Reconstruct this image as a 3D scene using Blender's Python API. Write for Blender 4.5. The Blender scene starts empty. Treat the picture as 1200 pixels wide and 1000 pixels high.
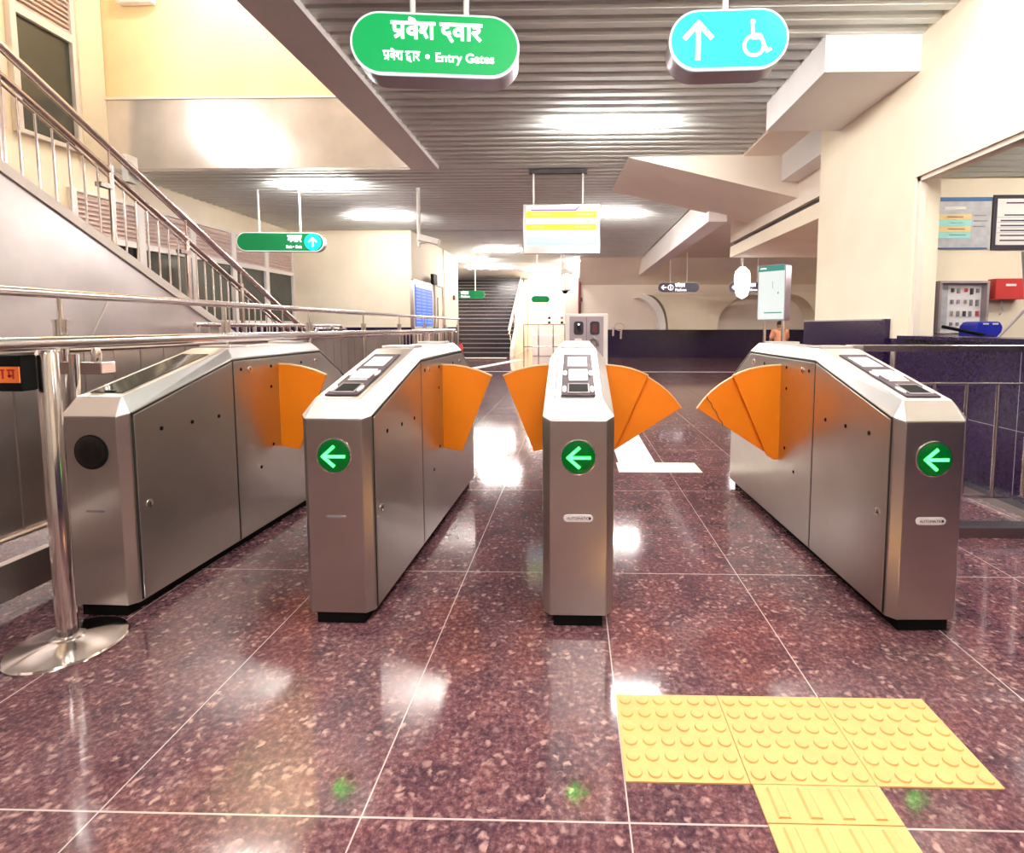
import bpy, bmesh, math, random
from math import sin, cos, pi, radians as R, hypot, atan2
from mathutils import Vector
random.seed(7)
C = bpy.context.scene.collection
sc = bpy.context.scene

# ------------------------------------------------------------------ materials
def nodes(name):
    m = bpy.data.materials.new(name); m.use_nodes = True
    nt = m.node_tree; b = nt.nodes['Principled BSDF']
    return m, nt, b
def N(nt, kind, **kw):
    n = nt.nodes.new(kind)
    for k, v in kw.items():
        if hasattr(n, k): setattr(n, k, v)
    return n
def coords(nt, scale=(1, 1, 1)):
    tc = N(nt, 'ShaderNodeTexCoord'); mp = N(nt, 'ShaderNodeMapping')
    mp.inputs['Scale'].default_value = scale
    nt.links.new(tc.outputs['Object'], mp.inputs['Vector'])
    return mp.outputs['Vector']
def ramp(nt, src, stops):
    r = N(nt, 'ShaderNodeValToRGB'); e = r.color_ramp.elements
    while len(e) < len(stops): e.new(0.5)
    for el, (p, c) in zip(e, stops):
        el.position = p; el.color = (*c, 1)
    nt.links.new(src, r.inputs['Fac']); return r.outputs['Color']
def noise(nt, vec, scale, detail=3, rough=.55):
    n = N(nt, 'ShaderNodeTexNoise'); n.inputs['Scale'].default_value = scale
    n.inputs['Detail'].default_value = detail; n.inputs['Roughness'].default_value = rough
    nt.links.new(vec, n.inputs['Vector']); return n.outputs['Fac']
def bump(nt, b, h, strength=.2, dist=.01):
    n = N(nt, 'ShaderNodeBump'); n.inputs['Strength'].default_value = strength
    n.inputs['Distance'].default_value = dist
    nt.links.new(h, n.inputs['Height']); nt.links.new(n.outputs['Normal'], b.inputs['Normal'])
def mat(name, col, rough=.5, metal=0, var=.06, vs=8, spec=.5, bmp=0, coat=0):
    m, nt, b = nodes(name)
    v = coords(nt); f = noise(nt, v, vs)
    lo = tuple(max(0, c * (1 - var)) for c in col); hi = tuple(min(1, c * (1 + var)) for c in col)
    nt.links.new(ramp(nt, f, [(.3, lo), (.7, hi)]), b.inputs['Base Color'])
    b.inputs['Roughness'].default_value = rough; b.inputs['Metallic'].default_value = metal
    b.inputs['Specular IOR Level'].default_value = spec
    b.inputs['Coat Weight'].default_value = coat
    if bmp: bump(nt, b, noise(nt, v, vs * 4, 5), bmp, .004)
    return m
def emit(name, col, s, rough=.5):
    m, nt, b = nodes(name)
    b.inputs['Base Color'].default_value = (*[c * .3 for c in col], 1); b.inputs['Specular IOR Level'].default_value = .25
    b.inputs['Emission Color'].default_value = (*col, 1); b.inputs['Emission Strength'].default_value = s
    b.inputs['Roughness'].default_value = rough
    return m
def steel(name, col, rough, stretch=(2, 2, 120), bm=.05, metal=1.0, rv=.1):
    m, nt, b = nodes(name)
    v = coords(nt, stretch); f = noise(nt, v, 3, 4)
    v2 = coords(nt, (1, 1, 1)); g = noise(nt, v2, 2.2, 3)
    lo = tuple(c * .9 for c in col); hi = tuple(min(1, c * 1.06) for c in col)
    nt.links.new(ramp(nt, g, [(.3, lo), (.7, hi)]), b.inputs['Base Color'])
    mr = N(nt, 'ShaderNodeMapRange'); mr.inputs['To Min'].default_value = rough - rv / 2
    mr.inputs['To Max'].default_value = rough + rv / 2
    nt.links.new(g, mr.inputs['Value']); nt.links.new(mr.outputs['Result'], b.inputs['Roughness'])
    b.inputs['Metallic'].default_value = metal
    bump(nt, b, f, bm, .001)
    return m

M = {}
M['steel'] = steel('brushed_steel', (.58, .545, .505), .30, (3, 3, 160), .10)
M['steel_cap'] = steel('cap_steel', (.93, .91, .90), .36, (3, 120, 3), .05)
M['chrome'] = steel('polished_steel', (.80, .74, .71), .13, (3, 3, 3), .01, rv=.04)
M['rail'] = steel('rail_steel', (.76, .69, .68), .22, (3, 60, 3), .03)
M['bronze'] = steel('stair_rail_steel', (.56, .45, .42), .26, (3, 60, 3), .03)
M['clad'] = steel('stair_cladding_steel', (.80, .74, .74), .33, (1, 1, 1), .12)
M['panel'] = steel('fence_panel_steel', (.60, .54, .52), .36, (40, 40, 2), .05)
M['fascia'] = steel('fascia_metal', (.78, .73, .70), .20, (2, 2, 60), .01, metal=.5)
M['cream'] = mat('cream_plaster', (.92, .82, .64), .75, var=.05, vs=1.3, bmp=.08)
M['cream2'] = mat('cream_plaster_pinkish', (.87, .77, .66), .7, var=.04, vs=1.0, bmp=.05)
M['yellow'] = mat('yellow_plaster', (.90, .72, .42), .75, var=.09, vs=.9, bmp=.12)
M['backwall'] = mat('taupe_wall', (.36, .32, .28), .7)
M['white'] = mat('white_paint', (.88, .84, .80), .5, var=.03)
M['beam'] = mat('grey_beam_paint', (.80, .785, .77), .55, var=.03, vs=2)
M['slat'] = mat('ceiling_slat_grey', (.72, .76, .735), .55, var=.05, vs=2, spec=.35)
M['plenum'] = mat('plenum_dark', (.07, .06, .065), .9, var=.2)
M['dark'] = mat('dark_gap', (.015, .014, .014), .6, var=.2)
M['black'] = mat('black_rubber', (.006, .006, .006), .6, var=.2, spec=.1)
M['blackgloss'] = mat('black_gloss', (.004, .004, .004), .12, var=.2)
M['bezel'] = mat('reader_bezel', (.085, .06, .07), .5, var=.08, spec=.2)
M['pad'] = mat('reader_pad_white', (.86, .83, .84), .35, var=.02)
M['orange'] = mat('orange_flap', (1.0, .25, .008), .42, var=.05, vs=5, spec=.4)
M['edge'] = mat('flap_edge_pale', (1.0, .62, .28), .4, var=.03)
M['slotgrey'] = mat('slot_grey', (.28, .25, .26), .4)
M['granite_dark'] = mat('dark_granite', (.022, .010, .046), .16, var=.6, vs=60, spec=.5)
M['granite_line'] = mat('granite_edge', (.35, .3, .36), .3)
M['step'] = mat('dark_stair_granite', (.025, .020, .026), .22, var=.4, vs=40)
M['nosing'] = mat('step_nosing', (.25, .22, .24), .35)
M['glass_dark'] = mat('window_glass_dark', (.055, .06, .052), .08, var=.3, vs=.7, spec=.7)
M['black_glass'] = mat('window_opening_dark', (.006, .005, .008), .15)
M['louver'] = mat('louver_pink_grey', (.72, .56, .52), .5, var=.04)
M['frame'] = mat('window_frame_white', (.86, .80, .77), .4, var=.02)
M['green'] = emit('green_sign_face', (.0, .42, .10), .46)
M['greendark'] = emit('green_sign_face_dim', (.0, .22, .06), .36)
M['cyan'] = emit('cyan_sign_face', (.0, .80, .72), .50)
M['signwhite'] = emit('sign_white_lettering', (1, .97, .95), 1.1)
M['signtrim'] = emit('sign_lit_rim', (.85, .95, .9), .45)
M['signdark'] = mat('dark_sign_face', (.07, .055, .10), .35)
M['signbody'] = mat('sign_case_grey', (.40, .34, .40), .35, metal=.3)
M['lamp'] = emit('lamp_tube', (1.0, .945, .90), 70)
M['lamp_soft'] = emit('lamp_tube_soft', (1.0, .93, .86), 20)
M['lampcase'] = mat('lamp_case', (.85, .83, .8), .4)
M['arrow'] = emit('green_arrow_light', (.03, 1.0, .07), 5.0)
M['lens'] = emit('green_lens', (.0, .16, .02), .22, .12)
M['red'] = mat('red_paint', (.62, .05, .05), .4)
M['darkred'] = mat('dark_red_pipe', (.13, .015, .02), .4)
M['blue'] = mat('blue_plastic', (.01, .02, .42), .3)
M['skin'] = mat('skin', (.35, .18, .11), .55)
M['hair'] = mat('black_hair', (.012, .01, .01), .5)
M['shirt'] = mat('orange_cloth', (.80, .36, .20), .8, var=.1, bmp=.1)
M['trouser'] = mat('dark_cloth', (.05, .045, .06), .85)
M['paper'] = mat('white_paper', (.88, .86, .84), .6, var=.02)
M['tape'] = mat('orange_sticker', (.95, .24, .05), .5)
M['ink'] = mat('dark_lettering', (.03, .02, .04), .6)
M['inkred'] = mat('red_lettering', (.5, .03, .02), .6)
M['posterhdr'] = mat('poster_blue_header', (.02, .12, .36), .5)
M['postergrey'] = mat('poster_grey', (.52, .52, .55), .5, var=.12, vs=14)
M['posteryel'] = mat('poster_yellow_strip', (.90, .70, .30), .5)
M['postercyan'] = mat('poster_cyan_strip', (.38, .82, .78), .5)
M['scr_white'] = emit('screen_white', (.95, 1.0, .98), 0.50)
M['scr_lav'] = emit('screen_lavender', (.90, .82, .98), 0.42)
M['scr_yel'] = emit('screen_yellow', (.80, .92, .05), 0.46)
M['scr_blue'] = emit('screen_pale_blue', (.62, .78, 1.0), 0.42)
M['scr_pur'] = emit('screen_purple', (.34, .14, .62), 0.34)
M['kiosk_blue'] = emit('kiosk_blue_screen', (.04, .20, .85), 0.38)
M['kiosk_pale'] = emit('kiosk_pale_text', (.35, .50, .95), 0.38)
M['board'] = emit('map_board_lit', (.92, 1.0, .98), 0.32)
M['teal'] = emit('map_board_header', (.10, .45, .36), 0.21)
M['cabgrey'] = mat('cabinet_grey', (.42, .35, .37), .4)
M['tact'] = mat('yellow_tactile', (.84, .51, .19), .55, var=.07, vs=9, spec=.4)
M['tactpale'] = mat('pale_tactile', (.95, .90, .82), .45)
M['kerb'] = steel('kerb_steel', (.36, .34, .33), .3, (60, 3, 3), .03)

def floor_material():
    m, nt, b = nodes('red_granite_tiles')
    tc = N(nt, 'ShaderNodeTexCoord'); v = tc.outputs['Object']
    # grains
    wn = N(nt, 'ShaderNodeTexNoise'); wn.inputs['Scale'].default_value = 38; wn.inputs['Detail'].default_value = 3
    nt.links.new(v, wn.inputs['Vector'])
    mixv = N(nt, 'ShaderNodeVectorMath', operation='MULTIPLY_ADD')
    mixv.inputs[1].default_value = (.045, .045, .045)
    nt.links.new(wn.outputs['Color'], mixv.inputs[0]); nt.links.new(v, mixv.inputs[2])
    g1 = noise(nt, v, 64, 6, .70)
    base = ramp(nt, g1, [(.30, (.036, .021, .031)), (.43, (.100, .044, .056)), (.53, (.170, .074, .082)), (.63, (.27, .150, .148)), (.76, (.46, .31, .29))])
    f3 = noise(nt, v, 7, 4, .6)
    big = ramp(nt, f3, [(.34, (.60, .62, .72)), (.52, (1, .97, 1)), (.68, (1.18, 1.06, 1.0))])
    mx2 = N(nt, 'ShaderNodeMix', data_type='RGBA', blend_type='MULTIPLY'); mx2.inputs['Factor'].default_value = 1
    nt.links.new(base, mx2.inputs['A']); nt.links.new(big, mx2.inputs['B'])
    vf = N(nt, 'ShaderNodeTexVoronoi'); vf.inputs['Scale'].default_value = 43
    nt.links.new(mixv.outputs[0], vf.inputs['Vector'])
    sf = N(nt, 'ShaderNodeSeparateColor'); nt.links.new(vf.outputs['Color'], sf.inputs[0])
    dr = N(nt, 'ShaderNodeMapRange'); dr.inputs['From Min'].default_value = .55; dr.inputs['From Max'].default_value = .15
    nt.links.new(vf.outputs['Distance'], dr.inputs['Value'])
    gt = N(nt, 'ShaderNodeMapRange'); gt.inputs['From Min'].default_value = .60; gt.inputs['From Max'].default_value = .92
    nt.links.new(sf.outputs[1], gt.inputs['Value'])
    ml = N(nt, 'ShaderNodeMath', operation='MULTIPLY'); nt.links.new(dr.outputs[0], ml.inputs[0]); nt.links.new(gt.outputs[0], ml.inputs[1])
    mx3 = N(nt, 'ShaderNodeMix', data_type='RGBA'); mx3.inputs['B'].default_value = (.50, .30, .27, 1)
    nt.links.new(ml.outputs[0], mx3.inputs['Factor']); nt.links.new(mx2.outputs['Result'], mx3.inputs['A'])
    # grout grid .592 x 1.155, through (.124, 1.062)
    sp = N(nt, 'ShaderNodeSeparateXYZ'); nt.links.new(v, sp.inputs[0])
    def line(out, off, per, w):
        a = N(nt, 'ShaderNodeMath', operation='SUBTRACT'); a.inputs[1].default_value = off; nt.links.new(out, a.inputs[0])
        p = N(nt, 'ShaderNodeMath', operation='PINGPONG'); p.inputs[1].default_value = per / 2; nt.links.new(a.outputs[0], p.inputs[0])
        l = N(nt, 'ShaderNodeMath', operation='LESS_THAN'); l.inputs[1].default_value = w; nt.links.new(p.outputs[0], l.inputs[0])
        return l.outputs[0]
    lx = line(sp.outputs['X'], .1245 - .592 * 100, .592, .0019); ly = line(sp.outputs['Y'], 1.062 - 1.157 * 50, 1.157, .0022)
    mxm = N(nt, 'ShaderNodeMath', operation='MAXIMUM'); nt.links.new(lx, mxm.inputs[0]); nt.links.new(ly, mxm.inputs[1])
    mx4 = N(nt, 'ShaderNodeMix', data_type='RGBA'); mx4.inputs['B'].default_value = (.60, .50, .47, 1)
    nt.links.new(mxm.outputs[0], mx4.inputs['Factor']); nt.links.new(mx3.outputs['Result'], mx4.inputs['A'])
    nt.links.new(mx4.outputs['Result'], b.inputs['Base Color'])
    rg = N(nt, 'ShaderNodeMapRange'); rg.inputs['To Min'].default_value = .05; rg.inputs['To Max'].default_value = .13
    nt.links.new(noise(nt, v, 5, 4), rg.inputs['Value']); nt.links.new(rg.outputs['Result'], b.inputs['Roughness'])
    b.inputs['Specular IOR Level'].default_value = .62
    bump(nt, b, noise(nt, v, 3.0, 2), .04, .004)
    return m
M['floor'] = floor_material()

# ------------------------------------------------------------------ mesh helpers
class MB:
    def __init__(s): s.v = []; s.f = []
    def add(s, vs, fs):
        k = len(s.v); s.v += [tuple(p) for p in vs]; s.f += [tuple(i + k for i in f) for f in fs]; return s
    def box(s, x0, x1, y0, y1, z0, z1):
        vs = [(x, y, z) for z in (z0, z1) for y in (y0, y1) for x in (x0, x1)]
        return s.add(vs, [(0, 2, 3, 1), (4, 5, 7, 6), (0, 1, 5, 4), (1, 3, 7, 5), (3, 2, 6, 7), (2, 0, 4, 6)])
    def prism(s, pts, axis, a, b):
        """extrude a 2D outline along axis; pts are the other two coords in order"""
        def mk(p, t):
            return {'x': (t, p[0], p[1]), 'y': (p[0], t, p[1]), 'z': (p[0], p[1], t)}[axis]
        n = len(pts); vs = [mk(p, a) for p in pts] + [mk(p, b) for p in pts]
        fs = [tuple(range(n)), tuple(range(2 * n - 1, n - 1, -1))] + [(i, (i + 1) % n, n + (i + 1) % n, n + i) for i in range(n)]
        return s.add(vs, fs)
    def tube(s, pts, r, n=12, cap=True):
        pts = [Vector(p) for p in pts]; rings = []
        up0 = None
        for i, p in enumerate(pts):
            if i == 0: d = pts[1] - p
            elif i == len(pts) - 1: d = p - pts[i - 1]
            else: d = (pts[i + 1] - p).normalized() + (p - pts[i - 1]).normalized()
            d.normalize()
            if up0 is None: up0 = Vector((0, 0, 1)) if abs(d.z) < .9 else Vector((1, 0, 0))
            u = up0 - d * up0.dot(d)
            if u.length < 1e-4: u = Vector((1, 0, 0))
            u.normalize(); up0 = u; w = d.cross(u)
            rr = r[i] if isinstance(r, (list, tuple)) else r
            rings.append([p + (u * cos(2 * pi * k / n) + w * sin(2 * pi * k / n)) * rr for k in range(n)])
        vs = [q for g in rings for q in g]; fs = []
        for i in range(len(rings) - 1):
            for k in range(n):
                a = i * n + k; b2 = i * n + (k + 1) % n
                fs.append((a, b2, b2 + n, a + n))
        if cap: fs += [tuple(range(n - 1, -1, -1)), tuple(range((len(rings) - 1) * n, len(rings) * n))]
        return s.add(vs, fs)
    def lathe(s, prof, c=(0, 0, 0), n=40, axis='z'):
        vs = []; fs = []
        for r_, h in prof:
            for k in range(n):
                a = 2 * pi * k / n
                p = (r_ * cos(a), r_ * sin(a), h)
                if axis == 'y': p = (r_ * cos(a), h, r_ * sin(a))
                if axis == 'x': p = (h, r_ * cos(a), r_ * sin(a))
                vs.append((p[0] + c[0], p[1] + c[1], p[2] + c[2]))
        for i in range(len(prof) - 1):
            for k in range(n):
                a = i * n + k; b2 = i * n + (k + 1) % n
                fs.append((a, b2, b2 + n, a + n))
        fs += [tuple(range(n - 1, -1, -1)), tuple(range((len(prof) - 1) * n, len(prof) * n))]
        return s.add(vs, fs)
    def build(s, name, m, parent=None, loc=None, bev=0, smooth=False, rot=None):
        me = bpy.data.meshes.new(name); me.from_pydata(s.v, [], s.f)
        bm = bmesh.new(); bm.from_mesh(me)
        bmesh.ops.remove_doubles(bm, verts=bm.verts, dist=1e-6)
        bmesh.ops.recalc_face_normals(bm, faces=bm.faces); bm.to_mesh(me); bm.free()
        me.materials.append(M[m] if isinstance(m, str) else m)
        o = bpy.data.objects.new(name, me); C.objects.link(o)
        if parent: o.parent = parent
        if loc: o.location = loc
        if rot: o.rotation_euler = rot
        if smooth:
            for p in me.polygons: p.use_smooth = True
            if hasattr(me, 'set_sharp_from_angle'): me.set_sharp_from_angle(angle=R(35))
        if bev:
            md = o.modifiers.new('bevel', 'BEVEL'); md.width = bev; md.segments = 2; md.limit_method = 'ANGLE'; md.angle_limit = R(25)
        return o
def B(x0, x1, y0, y1, z0, z1): return MB().box(x0, x1, y0, y1, z0, z1)
def tag(o, label, cat, group=None, kind=None):
    if label: o['label'] = label
    if cat: o['category'] = cat
    if group: o['group'] = group
    if kind: o['kind'] = kind
    return o
def thing(name, label, cat, loc=(0, 0, 0), rz=0, group=None):
    o = bpy.data.objects.new(name, None); C.objects.link(o); o.location = loc; o.rotation_euler = (0, 0, rz)
    o.empty_display_size = .1
    return tag(o, label, cat, group)
def struct(mb, name, m, parent=None, **k):
    o = mb.build(name, m, parent, **k)
    if not parent: o['kind'] = 'structure'
    return o
def copy_tree(o, parent=None):
    c = o.copy(); C.objects.link(c); c.parent = parent
    for ch in list(o.children): copy_tree(ch, c)
    return c
def stadium(x0, x1, z0, z1, n=14, r=None):
    r = r or (z1 - z0) / 2; pts = []
    for cx, cz, a0 in ((x1 - r, z1 - r, 0), (x0 + r, z1 - r, 90), (x0 + r, z0 + r, 180), (x1 - r, z0 + r, 270)):
        for k in range(n + 1):
            a = R(a0 + 90 * k / n); pts.append((cx + r * cos(a), cz + r * sin(a)))
    return pts
def ribbon(mb, lines, w, x, y, z, s, sx=None, depth=.002):
    """thick strokes in the XZ plane facing -Y"""
    sx = sx or s
    for ln in lines:
        for (a, b_) in zip(ln[:-1], ln[1:]):
            p = Vector((x + a[0] * sx, z + a[1] * s)); q = Vector((x + b_[0] * sx, z + b_[1] * s))
            d = q - p
            if d.length < 1e-6: continue
            d.normalize(); n = Vector((-d.y, d.x)) * w / 2; e = d * w * .35
            mb.prism([tuple(p - e + n), tuple(p - e - n), tuple(q + e - n), tuple(q + e + n)], 'y', y, y + depth)
def arc(cx, cz, r, a0, a1, n=8, rz=None):
    rz = rz or r
    return [(cx + r * cos(R(a0 + (a1 - a0) * k / n)), cz + rz * sin(R(a0 + (a1 - a0) * k / n))) for k in range(n + 1)]
G = {   # Devanagari letters as strokes: (width, lines)
 'pra': (.75, [[(0, 1), (.75, 1)], [(.58, 1), (.58, 0)], [(.14, 1), (.14, .62)] + arc(.3, .6, .16, 180, 290), [(.34, .45), (.58, .45)], [(.56, .34), (.2, .06)]]),
 've': (.70, [[(0, 1), (.70, 1)], [(.55, 1), (.55, 0)], arc(.33, .48, .2, 20, 330, 12), [(.55, 1), (.42, 1.22), (.22, 1.30)]]),
 'va': (.70, [[(0, 1), (.70, 1)], [(.55, 1), (.55, 0)], arc(.33, .48, .2, 20, 330, 12)]),
 'sha': (.85, [[(0, 1), (.85, 1)], [(.7, 1), (.7, 0)], [(.12, .85), (.28, .93), (.40, .80), (.32, .62), (.12, .52), (.30, .40), (.42, .08)], arc(.18, .5, .08, 0, 360)]),
 'dva': (.75, [[(0, 1), (.75, 1)], [(.36, 1), (.36, .82)] + arc(.34, .60, .22, 90, 280, 8) + [(.48, .44)], [(.34, .40), (.62, -.18)], arc(.30, .16, .15, 0, 330), [(.47, .36), (.47, -.12)]]),
 'da': (.62, [[(0, 1), (.62, 1)], [(.36, 1), (.36, .82)] + arc(.34, .60, .22, 90, 280, 8) + [(.48, .44)], [(.34, .40), (.60, -.12)]]),
 'aa': (.34, [[(0, 1), (.34, 1)], [(.2, 1), (.2, 0)]]),
 'ra': (.55, [[(0, 1), (.55, 1)], [(.14, .84)] + arc(.22, .68, .19, 110, -90, 8) + [(.10, .48), (.46, 0)]]),
 'ga': (.62, [[(0, 1), (.62, 1)], [(.5, 1), (.5, 0)], [(.22, 1), (.22, .45), (.10, .38), (.14, .28), (.24, .34)]]),
 'ma': (.70, [[(0, 1), (.70, 1)], [(.56, 1), (.56, 0)], [(.16, 1), (.16, .35), (.56, .35)], arc(.16, .28, .08, 0, 360)]),
 'ha': (.60, [[(0, 1), (.60, 1)], [(.34, 1), (.34, .85), (.12, .74), (.36, .62), (.46, .45), (.25, .32), (.12, .2), (.40, 0)]]),
 ' ': (.35, []), 'dot': (.5, [arc(.25, .5, .09, 0, 360, 8), arc(.25, .5, .045, 0, 360, 8)])}
def deva(mb, seq, x, y, z, s, w, sx=None):
    sx = sx or s
    for g in seq:
        wd, ls = G[g]; ribbon(mb, ls, w, x, y, z, s, sx); x += wd * sx
    return x
def text(body, size, m, parent, x, y, z, ext=.001, name='lettering', rz=0, bold=0):
    cu = bpy.data.curves.new('t', 'FONT'); cu.body = body; cu.size = size; cu.extrude = ext; cu.offset = bold
    o = bpy.data.objects.new('t', cu); C.objects.link(o)
    dg = bpy.context.evaluated_depsgraph_get(); me = bpy.data.meshes.new_from_object(o.evaluated_get(dg))
    bpy.data.objects.remove(o); me.name = name; me.materials.clear(); me.materials.append(M[m])
    t = bpy.data.objects.new(name, me); C.objects.link(t); t.parent = parent; t.location = (x, y, z)
    t.rotation_euler = (pi / 2, 0, rz); return t

# ------------------------------------------------------------------ camera
cam_d = bpy.data.cameras.new('camera'); cam = bpy.data.objects.new('camera', cam_d); C.objects.link(cam)
cam.location = (0, 0, 1.083); cam.rotation_euler = (R(90 - 4.35), 0, R(1.31))
cam_d.sensor_width = 36; cam_d.sensor_fit = 'HORIZONTAL'; cam_d.lens = 610 / 1200 * 36
cam_d.shift_x = (600 - 658) / 1200; cam_d.shift_y = -(500 - 429) / 1200
cam_d.clip_start = .05; cam_d.clip_end = 100
sc.camera = cam

ZC = 3.30            # slatted ceiling
XR = 2.65            # right wall
# ------------------------------------------------------------------ setting
struct(B(-6.8, 9.2, -4.2, 26, -.1, 0), 'floor', 'floor')
# slatted ceiling: linear baffles running across
sl = MB()
def slats(x0, x1, y0, y1, per=.166):
    y = y0
    while y < y1:
        prof = [(y, ZC + .06), (y + .006, ZC + .018), (y + .026, ZC), (y + .094, ZC), (y + .114, ZC + .018), (y + .120, ZC + .06)]
        sl.prism(prof, 'x', x0, x1); y += per
slats(-1.87, XR, -4.0, 7.30); slats(-6.6, 2.9, 7.38, 12.2); slats(-3.78, 2.2, 12.2, 17.1); slats(-5.5, 2.2, 17.15, 18.3)
struct(sl, 'ceiling', 'slat')
struct(B(-1.87, XR + .3, -4.2, 7.38, ZC + .09, ZC + .12).box(-6.8, 9.2, 7.38, 18.6, ZC + .09, ZC + .12), 'ceiling_plenum', 'plenum')
struct(B(2.2, 9.2, 5.8, 18.6, ZC - .02, ZC + .02), 'ceiling_side', 'cream2')
struct(B(-5.6, -.2, 18.3, 25.2, ZC, ZC + .05), 'ceiling_rear', 'beam')
struct(B(-6.8, -2.25, -4.2, 7.6, 6.5, 6.6), 'ceiling_upper', 'cream')
# long beam beside the stair void, and the void's right upper wall
struct(B(-2.25, -1.87, -4.0, 7.36, ZC - .05, ZC + .25), 'trim_1', 'beam')
struct(B(-2.25, -2.1, -4.0, 7.36, ZC + .25, 6.5), 'wall_void', 'cream')
struct(B(-6.6, -2.25, 7.35, 7.5, ZC - .01, 4.23), 'trim_2', 'fascia')
struct(B(-6.6, -2.25, 7.36, 7.5, 4.23, 6.5), 'wall_upper', 'yellow')
struct(B(-6.6, -2.25, 7.33, 7.37, 4.22, 4.245), 'trim_3', 'frame')
struct(B(-6.8, -6.6, -4.2, 12.2, 0, 6.5), 'wall_left', 'cream')
struct(B(-6.8, 9.2, -4.4, -4.2, 0, 6.5), 'wall_back', 'backwall')
blk = MB().box(-6.8, -3.78, 12.2, 17.1, 0, ZC + .05).box(-6.8, -5.5, 17.1, 26, 0, ZC + .05)
struct(blk, 'wall_rear_left', 'cream')
struct(B(-3.84, -3.755, 15.2, 15.5, 0, ZC), 'trim_4', 'cream2')
struct(B(-6.6, -6.57, 7.0, 12.2, 0, 1.08).box(-6.6, -3.76, 12.17, 12.2, 0, 1.06).box(-3.78, -3.755, 12.17, 17.1, 0, 1.06), 'baseboard_left', 'granite_dark')
struct(B(-.3, 9.2, 18.3, 18.6, 0, ZC), 'wall_far', 'cream2')
struct(B(-.3, 8.6, 18.27, 18.3, 0, .97), 'baseboard_far', 'granite_dark')
struct(B(-2.12, -.2, 24.3, 24.5, 0, ZC), 'wall_corridor', 'cream')
struct(B(-5.5, -2.2, 25.2, 25.4, 0, ZC + .3), 'wall_stair_end', 'cream')
struct(B(-.3, -.1, 18.6, 24.4, 0, ZC), 'wall_corridor_side', 'cream')
struct(B(9.0, 9.2, 5.8, 18.6, 0, ZC), 'wall_far_right', 'cream2')
# bulkhead and long cream beam on the right
struct(B(2.9, 9.0, 5.8, 9.83, 2.62, ZC), 'wall_bulkhead', 'cream2')
struct(B(2.97, 9.0, 5.8, 9.83, 2.55, 2.62), 'trim_5', 'dark')
struct(B(2.9, 9.0, 5.8, 9.85, 2.36, 2.55), 'trim_6', 'cream')
# wedge-shaped soffit
wd = MB(); y0, y1 = 6.95, 8.75
wd.add([(.72, y0 + .1, ZC), (2.9, y0, ZC), (2.9, y0, 2.74), (.62, y1, ZC), (2.9, y1 + .15, ZC), (2.9, y1 + .15, 2.80)],
       [(0, 1, 2), (0, 2, 5, 3), (3, 5, 4), (1, 4, 5, 2), (0, 3, 4, 1)])
struct(wd, 'trim_7', 'cream2')
struct(B(2.2, 2.5, 8.7, 18.3, 2.79, ZC), 'trim_8', 'white')
# far soffit slope with curved brackets
struct(MB().prism([(18.3, 2.52), (18.3, ZC), (17.0, ZC)], 'x', .2, 9.0), 'trim_9', 'cream2')
def pier(xa, xb, ta, tb, y0, y1, name):
    """flared pier: bottom from xa to xb, flaring to ta..tb at the ledge"""
    n = 12; L_ = []; Rr = []
    for k in range(n + 1):
        a = R(90 * k / n); z = .97 + 1.16 * sin(a)
        L_.append((xa + (ta - xa) * (1 - cos(a)), z)); Rr.append((xb + (tb - xb) * (1 - cos(a)), z))
    struct(MB().prism(L_ + Rr[::-1], 'y', y0, y1), name, 'cream')
pier(3.20, 4.85, 2.55, 5.95, 17.75, 18.26, 'trim_10')
pier(8.0, 8.95, 7.1, 8.98, 17.3, 18.26, 'trim_11')
struct(B(2.4, 8.98, 17.70, 18.26, 2.13, 2.20), 'trim_12', 'cream')
def rib(x, s_, y0, y1, nm):
    o = []; i_ = []
    for k in range(13):
        a = R(90 * k / 12)
        o.append((x + s_ * .75 * (1 - cos(a)), .97 + 1.16 * sin(a))); i_.append((x + s_ * (.22 + .80 * (1 - cos(a))), .97 + 1.06 * sin(a)))
    struct(MB().prism(o + i_[::-1], 'y', y0, y1), nm, 'white')
rib(3.10, -1, 17.55, 18.26, 'trim_13')
# grey boxed duct against right wall + low beam behind it
struct(MB().prism([(1.925, ZC + .03), (1.925, 3.03), (XR, 3.03), (XR, ZC + .03)], 'y', 4.2, 5.42), 'trim_14', 'beam')
struct(B(2.68, 2.9, 5.8, 6.95, 2.95, ZC), 'trim_15', 'beam')
# booth wall with window opening
WZ0, WZ1 = .985, 2.235
struct(B(XR, XR + .2, -4.2, 4.2, 0, WZ0).box(XR, XR + .2, -4.2, 5.8, WZ1, ZC + .1).box(XR, XR + .2, 4.2, 5.8, 0, WZ1).box(XR, XR + .2, -4.2, .2, WZ0, WZ1), 'wall_right', 'cream')
struct(B(XR + .2, 9.0, 5.0, 5.8, 0, ZC + .1), 'wall_booth_back', 'cream')
struct(B(6.2, 6.4, -4.2, 5.0, 0, 2.6), 'wall_booth_side', 'cream')
bs = B(XR + .2, 6.2, -4.2, 5.0, 2.47, 2.52)
y = -4.0
while y < 4.95: bs.box(XR + .2, 6.2, y, y + .14, 2.44, 2.47); y += .16
struct(bs, 'ceiling_booth', 'slat')
struct(B(XR - .012, XR, -4.0, 4.45, 0, .984), 'baseboard_right', 'granite_dark')
struct(B(XR - .03, XR + .0, 4.45, 6.0, 0, 1.135).box(XR - .045, XR, 4.43, 4.47, 0, 1.145), 'baseboard_right_rear', 'granite_dark')
struct(B(XR - .035, XR + .0, 4.43, 6.0, 1.135, 1.147), 'trim_16', 'granite_line')
struct(B(XR - .07, XR + .28, .15, 4.22, .985, 1.01), 'trim_17', 'granite_dark')
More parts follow.
